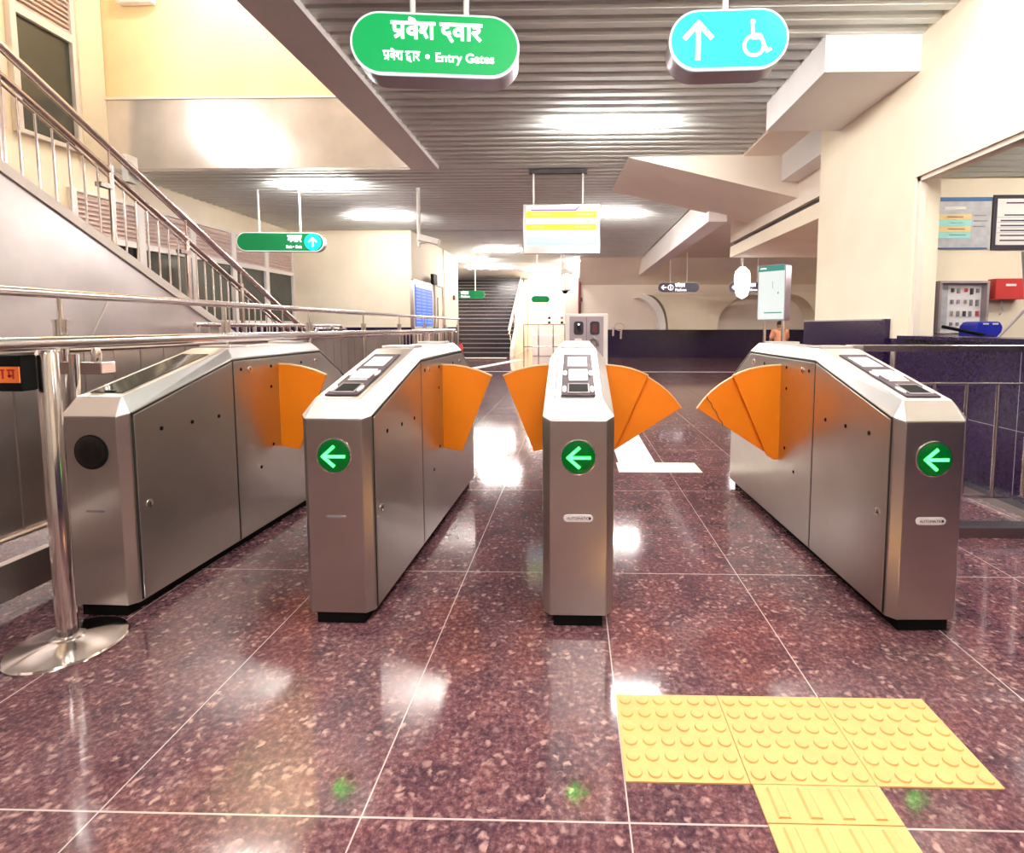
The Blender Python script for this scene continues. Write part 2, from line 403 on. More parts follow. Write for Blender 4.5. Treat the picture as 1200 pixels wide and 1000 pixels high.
struct(B(XR + .02, XR + .07, .2, 4.2, WZ1 - .035, WZ1).box(XR + .02, XR + .07, 4.165, 4.2, WZ0 + .02, WZ1), 'trim_18', 'cream2')
gj = MB()
for yy in (1.2, 2.15, 3.12): gj.box(XR - .0135, XR - .012, yy, yy + .003, 0, .93)
gj.box(XR - .0135, XR - .012, -4, 4.18, .46, .463)
struct(gj, 'trim_19', 'granite_line')
struct(B(XR - .10, XR - .012, 2.9, 4.2, 0, .045), 'baseboard_trim', 'kerb')
struct(B(-3.7, 9.0, 12.38, 12.44, .0, .003), 'trim_20', 'tactpale')

# windows on the left wall
def window(n, y0, y1, zl0, zl1, zg0, zg1, glass='glass_dark', posts=True):
    w = bpy.data.objects.new('window_%d' % n, None); C.objects.link(w); w.location = (-6.6, y0, zg0); w['kind'] = 'structure'
    L = y1 - y0; h = lambda z: z - zg0
    f = B(0, .07, 0, .07, 0, h(zl1)).box(0, .07, L - .05, L, 0, h(zl1)).box(0, .07, .07, L - .05, h(zg1), h(zl0)).box(0, .07, .07, L - .05, 0, .05).box(0, .07, .07, L - .05, h(zl1) - .04, h(zl1))
    f.build('window_frame', 'frame', w)
    lv = MB(); z = h(zl0) + .01
    while z < h(zl1) - .07:
        lv.prism([(.008, z + .05), (.05, z), (.055, z + .012), (.013, z + .06)], 'y', .07, L - .05); z += .062
    lv.build('louver', 'louver', w)
    B(.004, .018, .07, L - .05, .05, h(zg1)).build('pane', glass, w)
k = 1
for i in range(5):
    y0 = 6.78 + 1.075 * i
    window(k, y0, y0 + 1.075, 2.33, 2.90, 1.15, 2.25, 'black_glass' if i < 1 else 'glass_dark'); k += 1
for y0, y1 in ((6.17, 6.98), (5.25, 6.05), (4.2, 5.1)):
    window(k, y0, y1, 4.86, 6.1, 3.38, 4.76); k += 1
struct(B(-6.6, -6.5, 6.98, 7.35, 3.3, 6.5), 'trim_21', 'cream')

# ------------------------------------------------------------------ left stair
SX = -4.3; TA = .505; Z0 = 5.2 - .90
def zs(y): return Z0 - TA * y        # top edge of the stair string
y_end = Z0 / TA
st = thing('staircase', 'steel clad staircase rising towards the upper left along the fence', 'staircase', (SX, y_end, 0))
def rel(p): return (p[0] - SX, p[1] - y_end, p[2])
def Lm(mb):
    mb.v = [rel(p) for p in mb.v]; return mb
Lm(MB().prism([(-3.9, 0), (y_end - .05, 0), (y_end - .05, .03), (-.1, zs(-.1) - .02), (-3.9, zs(-.1) - .02)], 'x', SX - .06, SX)).build('side_cladding', 'clad', st)
ed = MB(); ed.add([(SX - .09, y_end, 0), (SX - .09, -.1, zs(-.1)), (SX - .09, -.1, zs(-.1) - .09), (SX - .09, y_end - .18, 0), (SX + .02, y_end, 0), (SX + .02, -.1, zs(-.1)), (SX + .02, -.1, zs(-.1) - .09), (SX + .02, y_end - .18, 0)],
  [(0, 1, 2, 3), (4, 7, 6, 5), (0, 4, 5, 1), (1, 5, 6, 2), (2, 6, 7, 3), (3, 7, 4, 0)])
Lm(ed).build('string_capping', 'frame', st)
sm = MB()
for (ya, yb) in ((2.9, 3.72), (4.7, 5.5), (6.4, 7.1)):
    za = 0.2; zb = zs(yb) - .1
    sm = MB(); sm.tube([(SX + .003, ya - .65, zb - 1.75 if zb > 1.9 else .1), (SX + .003, ya + .1, zb)], .006, 6); Lm(sm).build('cladding_seam', 'frame', st)

nst = 25; stp = MB(); run = y_end / nst * .98
for i in range(nst):
    yy = y_end - .3 - i * .30; zt = .1515 * (i + 1)
    if yy < -.2: break
    stp.box(-6.1, SX - .09, yy - .30, yy, max(0, zt - .35), zt)
Lm(stp).build('steps', 'step', st)
Lm(B(-6.12, -6.06, -3.9, y_end - .4, 0, .5)).build('inner_string', 'clad', st)
# stair railing
rl = thing('stair_railing', 'brown steel stair railing with round posts and thin balusters', 'railing', (SX, y_end, 0))
def along(off, ya, yb, r, nm, m='bronze'):
    Lm(MB().tube([(SX, ya, zs(ya) + off), (SX, yb, zs(yb) + off)], r, 14)).build(nm, m, rl, smooth=True)
along(.90, .0, 8.35, .027, 'handrail', 'rail'); along(.85, .0, 8.3, .009, 'rail_rod'); along(.665, .0, 8.2, .024, 'middle_rail'); along(.60, .0, 8.15, .011, 'rail_rod')
yp = 3.93
while yp < 8.3:
    Lm(MB().tube([(SX, yp, zs(yp)), (SX, yp, zs(yp) + .72)], .024, 12).tube([(SX, yp, zs(yp) + .72), (SX, yp, zs(yp) + .88)], .011, 8)).build('post', 'bronze', rl, smooth=True)
    for j in range(1, 7):
        yb = yp + j * .132
        if yb > 8.2: break
        Lm(MB().tube([(SX, yb, zs(yb)), (SX, yb, zs(yb) + .60)], .0085, 8)).build('baluster', 'rail', rl, smooth=True)
    yp += .925
for yb in (4.79, 5.72): Lm(B(SX - .03, SX + .03, yb - .07, yb + .07, zs(yb) + .47, zs(yb) + .51)).build('bracket', 'bronze', rl)
tag(B(-.03, .03, -.06, .06, -.13, .13).build('hanging_box', 'beam', None, (-4.36, 5.15, 2.62)), 'small grey box fixed behind the stair railing near the window louvres', 'box')

# level railing at the stair foot
lr = thing('landing_railing', 'short level steel railing with balusters at the foot of the staircase', 'railing', (-4.05, 7.5, 0))
MB().tube([(0, -2.0, 1.10), (0, 1.42, 1.10)], .024, 12).tube([(0, 1.42, 1.10), (0, 1.50, 1.085), (0, 1.52, 1.05)], .024, 12).build('top_rail', 'rail', lr, smooth=True)
MB().tube([(0, -2.0, .15), (0, 1.3, .15)], .015, 10).build('bottom_rail', 'rail', lr, smooth=True)
for j in range(20):
    yb = -1.95 + j * .165
    big = j in (0, 6, 12, 19)
    MB().tube([(0, yb, 0), (0, yb, 1.09)], .024 if big else .009, 10).build('post' if big else 'baluster', 'rail', lr, smooth=True)
ra = thing('handrail_hoop', 'small bent steel rail hoop beyond the landing railing', 'railing', (-4.4, 9.6, 0))
MB().tube([(0, -.8, .0), (0, -.8, 1.0), (0, -.76, 1.04), (0, .34, 1.04), (0, .40, 1.0), (0, .42, .9), (0, .42, 0)], .024, 12).build('hoop', 'rail', ra, smooth=True)

# ------------------------------------------------------------------ fence along the gates (X = -2.15)
FX = -2.15
fe = thing('barrier_fence', 'long steel barrier fence with sheet panels behind the leftmost gates', 'fence', (FX, 1.2, 0))
MB().tube([(0, -.9, 1.218), (0, 8.5, 1.218)], .019, 14).build('top_rail', 'rail', fe, smooth=True)
MB().tube([(0, -.9, .275), (0, 8.5, .275)], .013, 10).build('lower_rail', 'rail', fe, smooth=True)
MB().tube([(0, -.9, .985), (0, 8.5, .985)], .014, 10).build('middle_rail', 'rail', fe, smooth=True)
B(-.02, .02, -.9, 8.5, .05, .19).build('kick_plate', 'panel', fe)
pn = MB(); yy = -.9
while yy < 5.4:
    pn.box(-.03, -.012, yy, yy + .143, .285, .98); yy += .15
pn.build('sheet_panels', 'panel', fe)
for j in range(22):
    yb = 5.45 + j * .145
    MB().tube([(0, yb, .28), (0, yb, 0.98)], .012, 6).build('baluster', 'bronze', fe, smooth=True)
yy = 1.05 - 1.2 ; i = 0
for yy in (-.1, .94, 1.98, 3.0, 4.1, 5.2, 6.3, 7.5, 8.45):
    MB().tube([(0, yy, 0), (0, yy, 1.10)], .024, 14).tube([(0, yy, 1.10), (0, yy, 1.112)], .027, 14).tube([(0, yy, 1.11), (0, yy, 1.20)], .0085, 8).build('post', 'chrome', fe, smooth=True)
B(0, .20, .90, .97, .885, .935).build('bracket', 'bronze', fe, bev=.004)
MB().lathe([(.018, 0), (.02, .035), (.012, .06), (.007, .10), (.004, .105)], (.15, .935, .935), 14).build('bracket_pin', 'chrome', fe, smooth=True)

# second double-tube rail over the leftmost gate, carried by the round-base post
r2 = thing('queue_rail', 'thick polished horizontal rail running over the leftmost gate', 'rail', (-1.70, 1.66, 0))
MB().tube([(0, -1.4, 1.029), (0, 5.75, 1.029)], .0215, 18).build('rail_tube', 'rail', r2, smooth=True)
for yy in (4.6, 5.6):
    MB().tube([(0, yy, 0), (0, yy, 1.01)], .022, 14).build('post', 'chrome', r2, smooth=True)
    MB().lathe([(.11, 0), (.11, .008), (.03, .02)], (0, yy, 0), 28).build('base_disc', 'chrome', r2, smooth=True)
qp = thing('queue_post', 'polished steel post on a wide round base disc at the front left', 'post', (-1.715, 1.655, 0))
MB().lathe([(.160, 0), (.162, .006), (.158, .012), (.05, .032), (.048, .034)], (0, 0, 0), 64).build('base_disc', 'chrome', qp, smooth=True)
MB().lathe([(.043, .030), (.043, .038), (.036, .042)], (0, 0, 0), 32).build('collar', 'chrome', qp, smooth=True)
MB().lathe([(.0285, .036), (.0285, .995), (.024, 1.006)], (0, 0, 0), 32).build('post_tube', 'chrome', qp, smooth=True)
q3 = thing('queue_post_slim', 'slim steel post standing just behind the polished round-base post', 'post', (-1.945, 1.98, 0))
MB().lathe([(.03, 0), (.03, .01), (.02, .02)], (0, 0, 0), 24).build('base_disc', 'panel', q3, smooth=True)
MB().lathe([(.0165, .015), (.0165, .975)], (0, 0, 0), 20).build('post_tube', 'chrome', q3, smooth=True)
bt = thing('belt_cassette', 'black belt holder wearing an orange sticker at the left edge', 'belt holder', (-1.742, 1.60, .93))
B(-.05, .028, -.03, .022, -.05, .065).build('housing', 'black', bt, bev=.006)
B(-.16, .026, -.0345, -.0305, -.022, .028).build('orange_sticker', 'tape', bt)
wl = MB(); deva(wl, ['ma', 'ha', 'aa', ' ', 'ma'], -.072, -.0365, -.008, .026, .0045, .032); wl.build('lettering', 'inkred', bt)

# ------------------------------------------------------------------ gates
ST = [(0.0, .100, .755), (.028, .125, .764), (.60, .125, .930), (1.40, .125, .935), (1.735, .125, .745), (1.77, .098, .725)]
TP = [(.045, .086, .825), (.62, .088, .978), (1.37, .088, .984), (1.69, .086, .795)]
def zt(y):
    for a, b_ in zip(ST[:-1], ST[1:]):
        if a[0] <= y <= b_[0]: return a[2] + (b_[2] - a[2]) * (y - a[0]) / (b_[0] - a[0])
def ring(mb_pts): return mb_pts
def flap_poly(s, big=False, second=False):
    """outline in XZ seen from the front, s = +1 to the right; x measured from the gate side"""
    if not big:
        arcp = [(0, .882), (.06, .880), (.13, .869), (.20, .850), (.268, .823)]
        return [(s * x, z) for x, z in arcp] + [(s * .105, .412), (s * .04, .422), (0, .432)]
    px, pz, r_ = .03, .385, .495
    if not second:
        p = [(0, .884)] + [(px + r_ * sin(R(a)), pz + r_ * cos(R(a))) for a in (4, 10, 16, 22, 27)]
        return [(s * x, z) for x, z in p] + [(s * .068, .400), (s * .03, .375), (0, .375)]
    p = [(px + .485 * sin(R(a)), pz + .485 * cos(R(a))) for a in (22, 29, 36, 43, 50, 57)]
    return [(s * x, z) for x, z in p] + [(s * .075, .415), (s * .05, .43)]
def flap(g, s, big=False, crack=False):
    x0 = s * .1255
    blades = [(flap_poly(s, big), .955)] + ([(flap_poly(s, True, True), .975)] if big else [])
    for k, (pts, y) in enumerate(blades):
        P = [(x + x0, z) for x, z in pts]
        f = MB().prism(P, 'y', y, y + .014).build('flap', 'orange', g, bev=.002)
        na = 5 if not big else 6
        e = MB(); tp = P[:na]
        out = tp + [(x + (0 if i == 0 else -s * .0015), z - .006) for i, (x, z) in reversed(list(enumerate(tp)))]
        e2 = [(x, z + .0015) for x, z in tp] + [(x, z - .0055) for x, z in reversed(tp)]
        e.prism(e2, 'y', y - .0015, y + .0155).build('flap_edge', 'edge', f)
        if crack and k == 1:
            a = Vector(P[4]) * .75 + Vector(P[3]) * .25
            c0 = Vector(P[4]) * .62 + Vector(P[3]) * .38; c1 = Vector(P[5]) * .60 + Vector(P[6]) * .40
            ln = []
            for q in range(9):
                t = q / 8; p = c0.lerp(c1, t); ln.append((p.x + random.uniform(-.006, .006), p.y))
            mm = MB(); ribbon(mm, [ln], .0035, 0, y - .0022, 0, 1); mm.build('crack', 'dark', f)
def gate(x, rz, label, reader=True, arrow=True, left=0, right=0, plate=True, yb=1.80, crack=False):
    g = thing('ticket_gate', label, 'ticket gate', (x, yb, 0), rz, 'flap ticket gates')
    B(-.088, .088, .012, 1.73, 0, .047).build('plinth', 'black', g)
    # body
    n = len(ST); vs = []
    for (y, hw, z) in ST:
        vs += [(-hw, y, .045), (hw, y, .045), (hw, y, z), (-hw, y, z)]
    fs = [(0, 1, 2, 3), tuple(4 * (n - 1) + i for i in (3, 2, 1, 0))]
    for i in range(n - 1):
        a = 4 * i; b_ = a + 4
        fs += [(a, a + 3, b_ + 3, b_), (a + 1, b_ + 1, b_ + 2, a + 2), (a + 2, b_ + 2, b_ + 3, a + 3), (a, b_, b_ + 1, a + 1)]
    MB().add(vs, fs).build('housing', 'steel', g, bev=.0025)
    # cap
    vs = []; fs = []
    b0 = [(s_ * (hw + .003), y, z + .001) for (y, hw, z) in ST for s_ in (-1, 1)]
    b0[0] = (b0[0][0], -.003, b0[0][2]); b0[1] = (b0[1][0], -.003, b0[1][2])
    t0 = [(s_ * hw, y, z) for (y, hw, z) in TP for s_ in (-1, 1)]
    vs = b0 + t0; k = len(b0)
    L_ = lambda i: 2 * i; R_ = lambda i: 2 * i + 1; TL = lambda i: k + 2 * i; TR = lambda i: k + 2 * i + 1
    fs += [(L_(0), R_(0), TR(0), TL(0)), (R_(0), R_(1), TR(0)), (L_(1), L_(0), TL(0))]
    for i, (a, b_) in enumerate(((1, 2), (2, 3), (3, 4))):
        fs += [(R_(a), R_(b_), TR(i + 1), TR(i)), (L_(b_), L_(a), TL(i), TL(i + 1)), (TL(i), TR(i), TR(i + 1), TL(i + 1))]
    fs += [(R_(4), R_(5), TR(3)), (L_(5), L_(4), TL(3)), (R_(5), L_(5), TL(3), TR(3))]
    for i in range(5): fs += [(L_(i), L_(i + 1), R_(i + 1), R_(i))]
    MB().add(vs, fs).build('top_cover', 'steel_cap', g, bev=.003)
    for ya, yb2 in ((.655, .775), (1.20, 1.31)):
        zz = .978 + .006 * (ya - .62) / .75
        B(-.078, .078, ya, yb2, zz - .002, zz + .013).build('service_lid', 'steel_cap', g, bev=.003)
    # side panels with seams
    for s_ in (-1, 1):
        xa, xb = sorted((s_ * .1245, s_ * .1290))
        MB().prism([(.045, .055), (.590, .055), (.590, .916), (.045, .756)], 'x', xa, xb).build('front_side_panel', 'steel', g, bev=.0022)
        MB().prism([(.602, .055), (1.66, .055), (1.66, .773), (1.40, .920), (.602, .917)], 'x', xa, xb).build('rear_side_panel', 'steel', g, bev=.0022)
        xc, xd = sorted((s_ * .1245, s_ * .1262))
        B(xc, xd, .590, .602, .05, .925).build('panel_seam', 'dark', g)
        B(*sorted((s_ * .1245, s_ * .1262)), .036, .045, .05, .765).build('panel_seam', 'dark', g)
        MB().prism([(.036, .752), (.60, .914), (1.40, .919), (1.735, .73), (1.735, .742), (1.40, .931), (.60, .926), (.036, .762)], 'x', xc, xd).build('cover_gap', 'dark', g)
        xs = s_ * .1288
        for (yy, zz) in ((.165, .682), (.325, .678), (.485, .675), (.65, .875), (.89, .873), (1.18, .873), (.885, .765), (.885, .455), (.775, .36)):
            MB().lathe([(.0085, 0), (.0085, .0016)], (xs if s_ > 0 else xs - .0016, yy, zz), 14, 'x').build('sensor_hole', 'black', g)
        for (yy, zz) in ((.09, .405), (.715, .872), (1.335, .872)):
            lk = MB().lathe([(.0155, 0), (.0155, .003), (.011, .0045)], (xs, yy, zz), 18, 'x') if s_ > 0 else MB().lathe([(.0155, 0), (.0155, -.003), (.011, -.0045)], (xs, yy, zz), 18, 'x')
            lo = lk.build('lock', 'chrome', g, smooth=True)
            B(xs + s_ * .0046 - .0004, xs + s_ * .0046 + .0004, yy - .002, yy + .002, zz - .007, zz + .007).build('keyhole', 'black', lo)
    # indicator
    zi = .625
    MB().lathe([(.064, 0), (.064, -.003), (.060, -.004)], (0, 0, zi), 48, 'y').build('lamp_bezel', 'chrome' if arrow else 'black', g, smooth=True)
    ls = MB().lathe([(.0595, -.003), (.0595, -.0045), (.045, -.009), (.02, -.0115)], (0, 0, zi), 48, 'y').build('indicator_lamp', 'lens' if arrow else 'blackgloss', g, smooth=True)
    if arrow:
        ls['label'] = 'lit green arrow lamp'
        a = MB(); ribbon(a, [[(-.035, 0), (.040, 0)], [(-.036, .0), (.002, .034)], [(-.036, .0), (.002, -.034)]], .0095, 0, -.0145, zi, 1, depth=.004); a.build('arrow', 'arrow', ls)
    if plate:
        pl = MB().prism(stadium(-.052, .052, .392, .418), 'y', -.003, .001).build('name_plate', 'pad', g)
        text('AUTOMATIC', .0135, 'ink', pl, -.040, -.004, .4005, .0003)
        MB().prism([(.036, .405), (.041, .411), (.046, .405), (.041, .399)], 'y', -.0042, -.0028).build('plate_mark', 'ink', pl)
    else:
        MB().prism(stadium(-.036, .036, .400, .408), 'y', -.0012, .001).build('plate_residue', 'slotgrey', g)
    # sloped top kit, built flat then tilted onto the slope
    sy, sz = TP[1][0] - TP[0][0], TP[1][2] - TP[0][2]; ang = atan2(sz, sy); Ls = hypot(sy, sz)
    def slope(mb, nm, m, par, bev=0):
        # local x,y along slope, z out of slope
        mb.v = [(x_, TP[0][0] + y_ * cos(ang) - z_ * sin(ang), TP[0][2] + y_ * sin(ang) + z_ * cos(ang)) for x_, y_, z_ in mb.v]
        return mb.build(nm, m, par, bev=bev)
    if reader:
        bz = slope(MB().prism([(-.062, .02), (.062, .02), (.060, .50), (-.060, .50)], 'z', 0, .006), 'reader_bezel', 'bezel', g, .004)
        slope(B(-.043, .040, .335, .455, .006, .0075), 'screen', 'scr_white', bz)
        slope(B(-.020, .038, .43, .4545, .0076, .0082), 'screen_header', 'scr_lav', bz)
        slope(B(-.038, .040, .18, .285, .006, .012), 'card_pad', 'pad', bz, .004)
        slope(B(-.036, .038, .163, .172, .006, .010), 'slot_lip', 'pad', bz)
        slope(B(-.040, .042, .035, .130, .006, .0095), 'slot_frame', 'slotgrey', bz, .002)
        slope(B(-.034, .036, .045, .120, .0096, .0105), 'token_slot', 'black', bz)
        for xx, yy in ((-.051, .245), (.051, .245), (-.051, .075), (.051, .075)):
            slope(MB().prism([(xx + .008 * cos(a), yy + .030 * sin(a)) for a in [2 * pi * q / 12 for q in range(12)]], 'z', .006, .010), 'finger_grip', 'pad', bz)
    else:
        bz = slope(B(-.064, .064, .03, .50, 0, .003), 'cover_glass', 'glass_dark', g, .001)
        slope(B(-.012, .028, .036, .044, .003, .006), 'glass_catch', 'black', bz)
    if left: flap(g, -1, left == 2, crack)
    if right: flap(g, 1, right == 2)
    return g
gate(-1.757, R(-1.6), 'leftmost steel ticket gate with an unlit black indicator disc', reader=False, arrow=False, right=1, plate=False, yb=1.83)
gate(-.848, R(-1.2), 'steel ticket gate second from left with lit green arrow and bare front below it', right=1, plate=False, yb=1.80)
gate(.018, 0, 'central steel ticket gate facing head-on with orange flaps on both sides', left=1, right=2, yb=1.80)
gate(1.247, R(1.6), 'rightmost steel ticket gate beside the low railing, its wide orange flap cracked', left=2, yb=1.80, crack=True)

# ------------------------------------------------------------------ low railing and kerb at the right
rr = thing('side_railing', 'low steel railing with vertical bars between the rightmost gate and the wall', 'railing', (2.0, 2.8, 0))
B(-.47, .64, -.015, .02, .950, .985).build('top_rail', 'rail', rr, bev=.003)
MB().tube([(-.30, 0, .778), (.64, 0, .778)], .008, 10).build('middle_rail', 'rail', rr, smooth=True)
MB().tube([(-.30, 0, .166), (.64, 0, .166)], .008, 10).build('bottom_rail', 'rail', rr, smooth=True)
for xx in (-.23, -.075, .095, .258, .42, .58):
    MB().tube([(xx, 0, .166), (xx, 0, .778)], .0105, 12).build('baluster', 'rail', rr, smooth=True)
for xx in (-.30, .62):
    MB().tube([(xx, 0, 0), (xx, 0, .955)], .016, 12).build('post', 'rail', rr, smooth=True)
B(-.545, -.47, -.015, .02, .950, .985).build('end_bracket', 'steel_cap', rr, bev=.003)
tag(B(-.60, .56, -.02, .08, 0, .055).build('kerb_rail', 'kerb', None, (2.06, 2.66, 0), bev=.004), 'low dark metal kerb strip on the floor under the side railing', 'kerb')

# ------------------------------------------------------------------ tactile paving
def dome_tile(x, y, label):
    t = B(0, .294, 0, .294, 0, .004)
    for i in range(6):
        for j in range(6):
            t.lathe([(.0175, .004), (.0165, .0085), (.012, .0095)], (.0255 + i * .0487, .0255 + j * .0487, 0), 14)
    return tag(t.build('tactile_tile', 'tact', None, (x, y, 0), smooth=True), label, 'tactile tile', 'studded yellow tactile tiles')
dome_tile(.126, 1.163, 'studded yellow tactile tile, leftmost of the row of three')
dome_tile(.422, 1.163, 'studded yellow tactile tile in the middle of the row, above the ribbed strip')
dome_tile(.718, 1.163, 'studded yellow tactile tile, rightmost of the row of three')
def bar_tile(x, y, l, label):
    t = B(0, .295, 0, l, 0, .004)
    for i in range(4):
        cx = .042 + i * .070
        t.prism([(cx - .015, .004), (cx - .010, .0085), (cx + .010, .0085), (cx + .015, .004)], 'y', .010, l - .010)
    return tag(t.build('tactile_strip', 'tact', None, (x, y, 0)), label, 'tactile tile', 'ribbed yellow tactile tiles')
bar_tile(.425, 1.066, .095, 'short ribbed yellow tactile tile joining the studded row')
bar_tile(.425, .766, .297, 'ribbed yellow tactile tile at the bottom edge of the photo')
tag(B(0, .62, 0, .27, 0, .004).build('tactile_strip', 'tactpale', None, (.34, 3.81, 0)), 'pale crosswise tactile strip on the floor behind the central gate', 'tactile strip')
tag(B(0, .29, 0, 5.3, 0, .004).build('tactile_strip', 'tactpale', None, (.36, 4.08, 0)), 'pale tactile strip leading away behind the central gate flaps', 'tactile strip')
tag(B(0, 1.0, 0, .5, 0, .004).build('tactile_strip', 'tactpale', None, (2.62, 8.9, 0)), 'pale tactile patch on the floor behind the rightmost gate flap', 'tactile strip')
tp = MB().add([(0, 0, 0), (.28, 0, 0), (1.3, 4.2, 0), (1.0, 4.2, 0), (0, 0, .004), (.28, 0, .004), (1.3, 4.2, .004), (1.0, 4.2, .004)], [(0, 3, 2, 1), (4, 5, 6, 7), (0, 1, 5, 4), (1, 2, 6, 5), (2, 3, 7, 6), (3, 0, 4, 7)])
tag(tp.build('tactile_strip', 'tactpale', None, (-2.9, 12.6, 0)), 'pale slanting tactile strip in front of the far dark stairs', 'tactile strip')
tag(B(0, 1.7, 0, .35, 0, .004).build('tactile_strip', 'tactpale', None, (-4.0, 17.6, 0)), 'pale tactile strip along the foot of the far dark stairs', 'tactile strip')

# ------------------------------------------------------------------ hanging signs
def sign(name, label, x, y, z0, z1, w, rz, face, poles, depth=.17, trim='signtrim', ztop=ZC):
    t = thing(name, label, 'sign', (x, y, z0), rz)
    h = z1 - z0
    MB().prism(stadium(-w / 2, w / 2, 0, h), 'y', 0, depth).build('case', 'signbody', t, smooth=True)
    MB().prism(stadium(-w / 2 - .004, w / 2 + .004, -.004, h + .004), 'y', -.012, .006).build('rim', trim, t)
    fc = MB().prism(stadium(-w / 2 + .008, w / 2 - .008, .008, h - .008), 'y', -.016, -.010).build('sign_face', face, t)
    for px in poles:
        MB().tube([(px, depth / 2, h - .01), (px, depth / 2, ztop - z0)], .016, 12).tube([(px, depth / 2, h - .01), (px, depth / 2, h + .02)], .028, 12).build('hanger', 'white', t, smooth=True)
    return t, fc, h
W_ENTRY = ['pra', 've', 'sha', ' ', 'dva', 'aa', 'ra']
t, fc, h = sign('entry_gates_sign', 'green lit entry gates sign with white lettering hanging at upper left', -.765, 3.0, 2.475, 2.797, .915, R(5.5), 'green', (-.14, .16))
m_ = MB(); deva(m_, ['pra', 've', 'sha', ' ', 'da', 'va', 'aa', 'ra'], -.235, -.019, .190, .078, .017, .100); m_.build('lettering', 'signwhite', fc)
m_ = MB(); deva(m_, W_ENTRY, -.285, -.019, .072, .044, .007, .046); m_.lathe([(.012, 0), (.012, .002)], (-.045, -.019, .094), 14, 'y'); m_.build('lettering', 'signwhite', fc)
text('Entry Gates', .068, 'signwhite', fc, -.005, -.017, .070, .001, bold=.0012)
t, fc, h = sign('accessible_gate_sign', 'cyan lit sign with white arrow and wheelchair symbol hanging at upper right', .845, 3.0, 2.492, 2.800, .635, R(-2), 'cyan', (.0,))
m_ = MB(); ribbon(m_, [[(-.165, .055), (-.165, .235)], [(-.235, .165), (-.165, .240), (-.095, .165)]], .026, 0, -.019, 0, 1)
m_.build('arrow_symbol', 'signwhite', fc)
m_ = MB(); ribbon(m_, [arc(.135, .115, .052, 110, 400, 16), [(.125, .215), (.130, .155), (.175, .155)], [(.128, .170), (.165, .168), (.205, .085), (.222, .095)]], .017, 0, -.019, 0, 1)
m_.lathe([(.014, 0), (.014, .002)], (.125, -.019, .238), 14, 'y'); m_.build('wheelchair_symbol', 'signwhite', fc)

t, fc, h = sign('exit_sign', 'long thin green sign with cyan arrow disc hanging before the far cream wall', -4.77, 8.5, 2.305, 2.60, 1.38, R(4), 'greendark', (-.36, .30), .12)
MB().lathe([(.135, 0), (.135, .004)], (.52, -.020, .148), 32, 'y').build('arrow_disc', 'cyan', fc)
m_ = MB(); ribbon(m_, [[(.52, .08), (.52, .21)], [(.46, .155), (.52, .215), (.58, .155)]], .022, 0, -.024, 0, 1); m_.build('arrow_symbol', 'signwhite', fc)
m_ = MB(); deva(m_, ['ga', 'ma', 'aa', 'ra'], .12, -.019, .155, .09, .020, .10); m_.build('lettering', 'signwhite', fc)
text('Exit • Exit', .062, 'signwhite', fc, .09, -.017, .05, .001, bold=.002)

def small_sign(label, x, y, z, w, h, face='signdark', txt='Platform', arrowl=True, poles=(-.25, .25), rz=0):
    t, fc, hh = sign('platform_sign', label, x, y, z, z + h, w, rz, face, poles, .08, 'signbody' if face == 'signdark' else 'green')
    m2 = MB(); x0 = -w * .42
    if arrowl:
        ribbon(m2, [[(x0, h / 2), (x0 + .14, h / 2)], [(x0 + .06, h / 2 + .06), (x0, h / 2), (x0 + .06, h / 2 - .06)]], .025, 0, -.02, 0, 1)
        ribbon(m2, [arc(x0 + .27, h / 2, .075, 0, 360, 16), [(x0 + .27, h / 2 - .04), (x0 + .27, h / 2 + .04)]], .018, 0, -.02, 0, 1)
        x0 += .40
    if txt:
        deva(m2, ['pra', 've', 'ra', 'aa', 'ma'], x0, -.02, h * .55, h * .32, .016, h * .33)
    m2.build('symbols', 'signwhite', fc)
    if txt: text(txt, h * .34, 'signwhite', fc, x0, -.018, h * .14, .001, bold=.003)
    return t
small_sign('dark platform sign with left arrow hanging under the far ceiling', 3.15, 15.8, 2.10, 1.22, .29, rz=0)
small_sign('dark hanging sign partly hidden behind the map board', 5.25, 15.8, 2.10, 1.22, .29)
small_sign('small green sign with white text before the far stairs', -3.15, 16.2, 1.95, .80, .23, 'greendark', 'Platform', False, (.1,))
small_sign('small plain green sign right of the far stairs', -1.02, 16.2, 1.82, .56, .20, 'greendark', None, False, (-.1,))

# ------------------------------------------------------------------ display screen
ds = thing('display_screen', 'hanging train information screen with yellow and white rows', 'screen', (-.17, 7.5, 2.115), 0)
B(-.545, .545, 0, .09, 0, .69).build('housing', 'fascia', ds, bev=.01)
df = B(-.505, .495, -.006, 0, .11, .665).build('screen', 'scr_blue', ds)
for z0, z1, m_ in ((.59, .662, 'scr_lav'), (.50, .588, 'scr_yel'), (.415, .498, 'scr_white'), (.33, .413, 'scr_yel'), (.225, .328, 'scr_white')):
    B(-.505, .495, -.010, -.006, z0, z1).build('screen_row', m_, df)
MB().prism([(-.43, .595), (.20, .595), (.26, .65), (.30, .65), (.30, .655), (.245, .655), (.19, .615), (-.43, .612)], 'y', -.013, -.010).build('screen_banner', 'scr_pur', df)
B(-.505, .495, -.012, -.006, .145, .150).box(-.505, .495, -.012, -.006, .222, .226).build('screen_line', 'signbody', df)
B(-.43, -.14, -.012, -.010, .535, .555).box(.2, .45, -.012, -.010, .535, .555).box(-.43, -.25, -.012, -.010, .365, .385).box(.2, .45, -.012, -.010, .365, .382).build('screen_text', 'posteryel', df)
B(-.46, .36, .02, .07, 1.12, 1.18).build('mount_bar', 'plenum', ds)
for xx in (-.4, .3): MB().tube([(xx, .045, .68), (xx, .045, 1.185)], .014, 10).build('hanger', 'beam', ds, smooth=True)

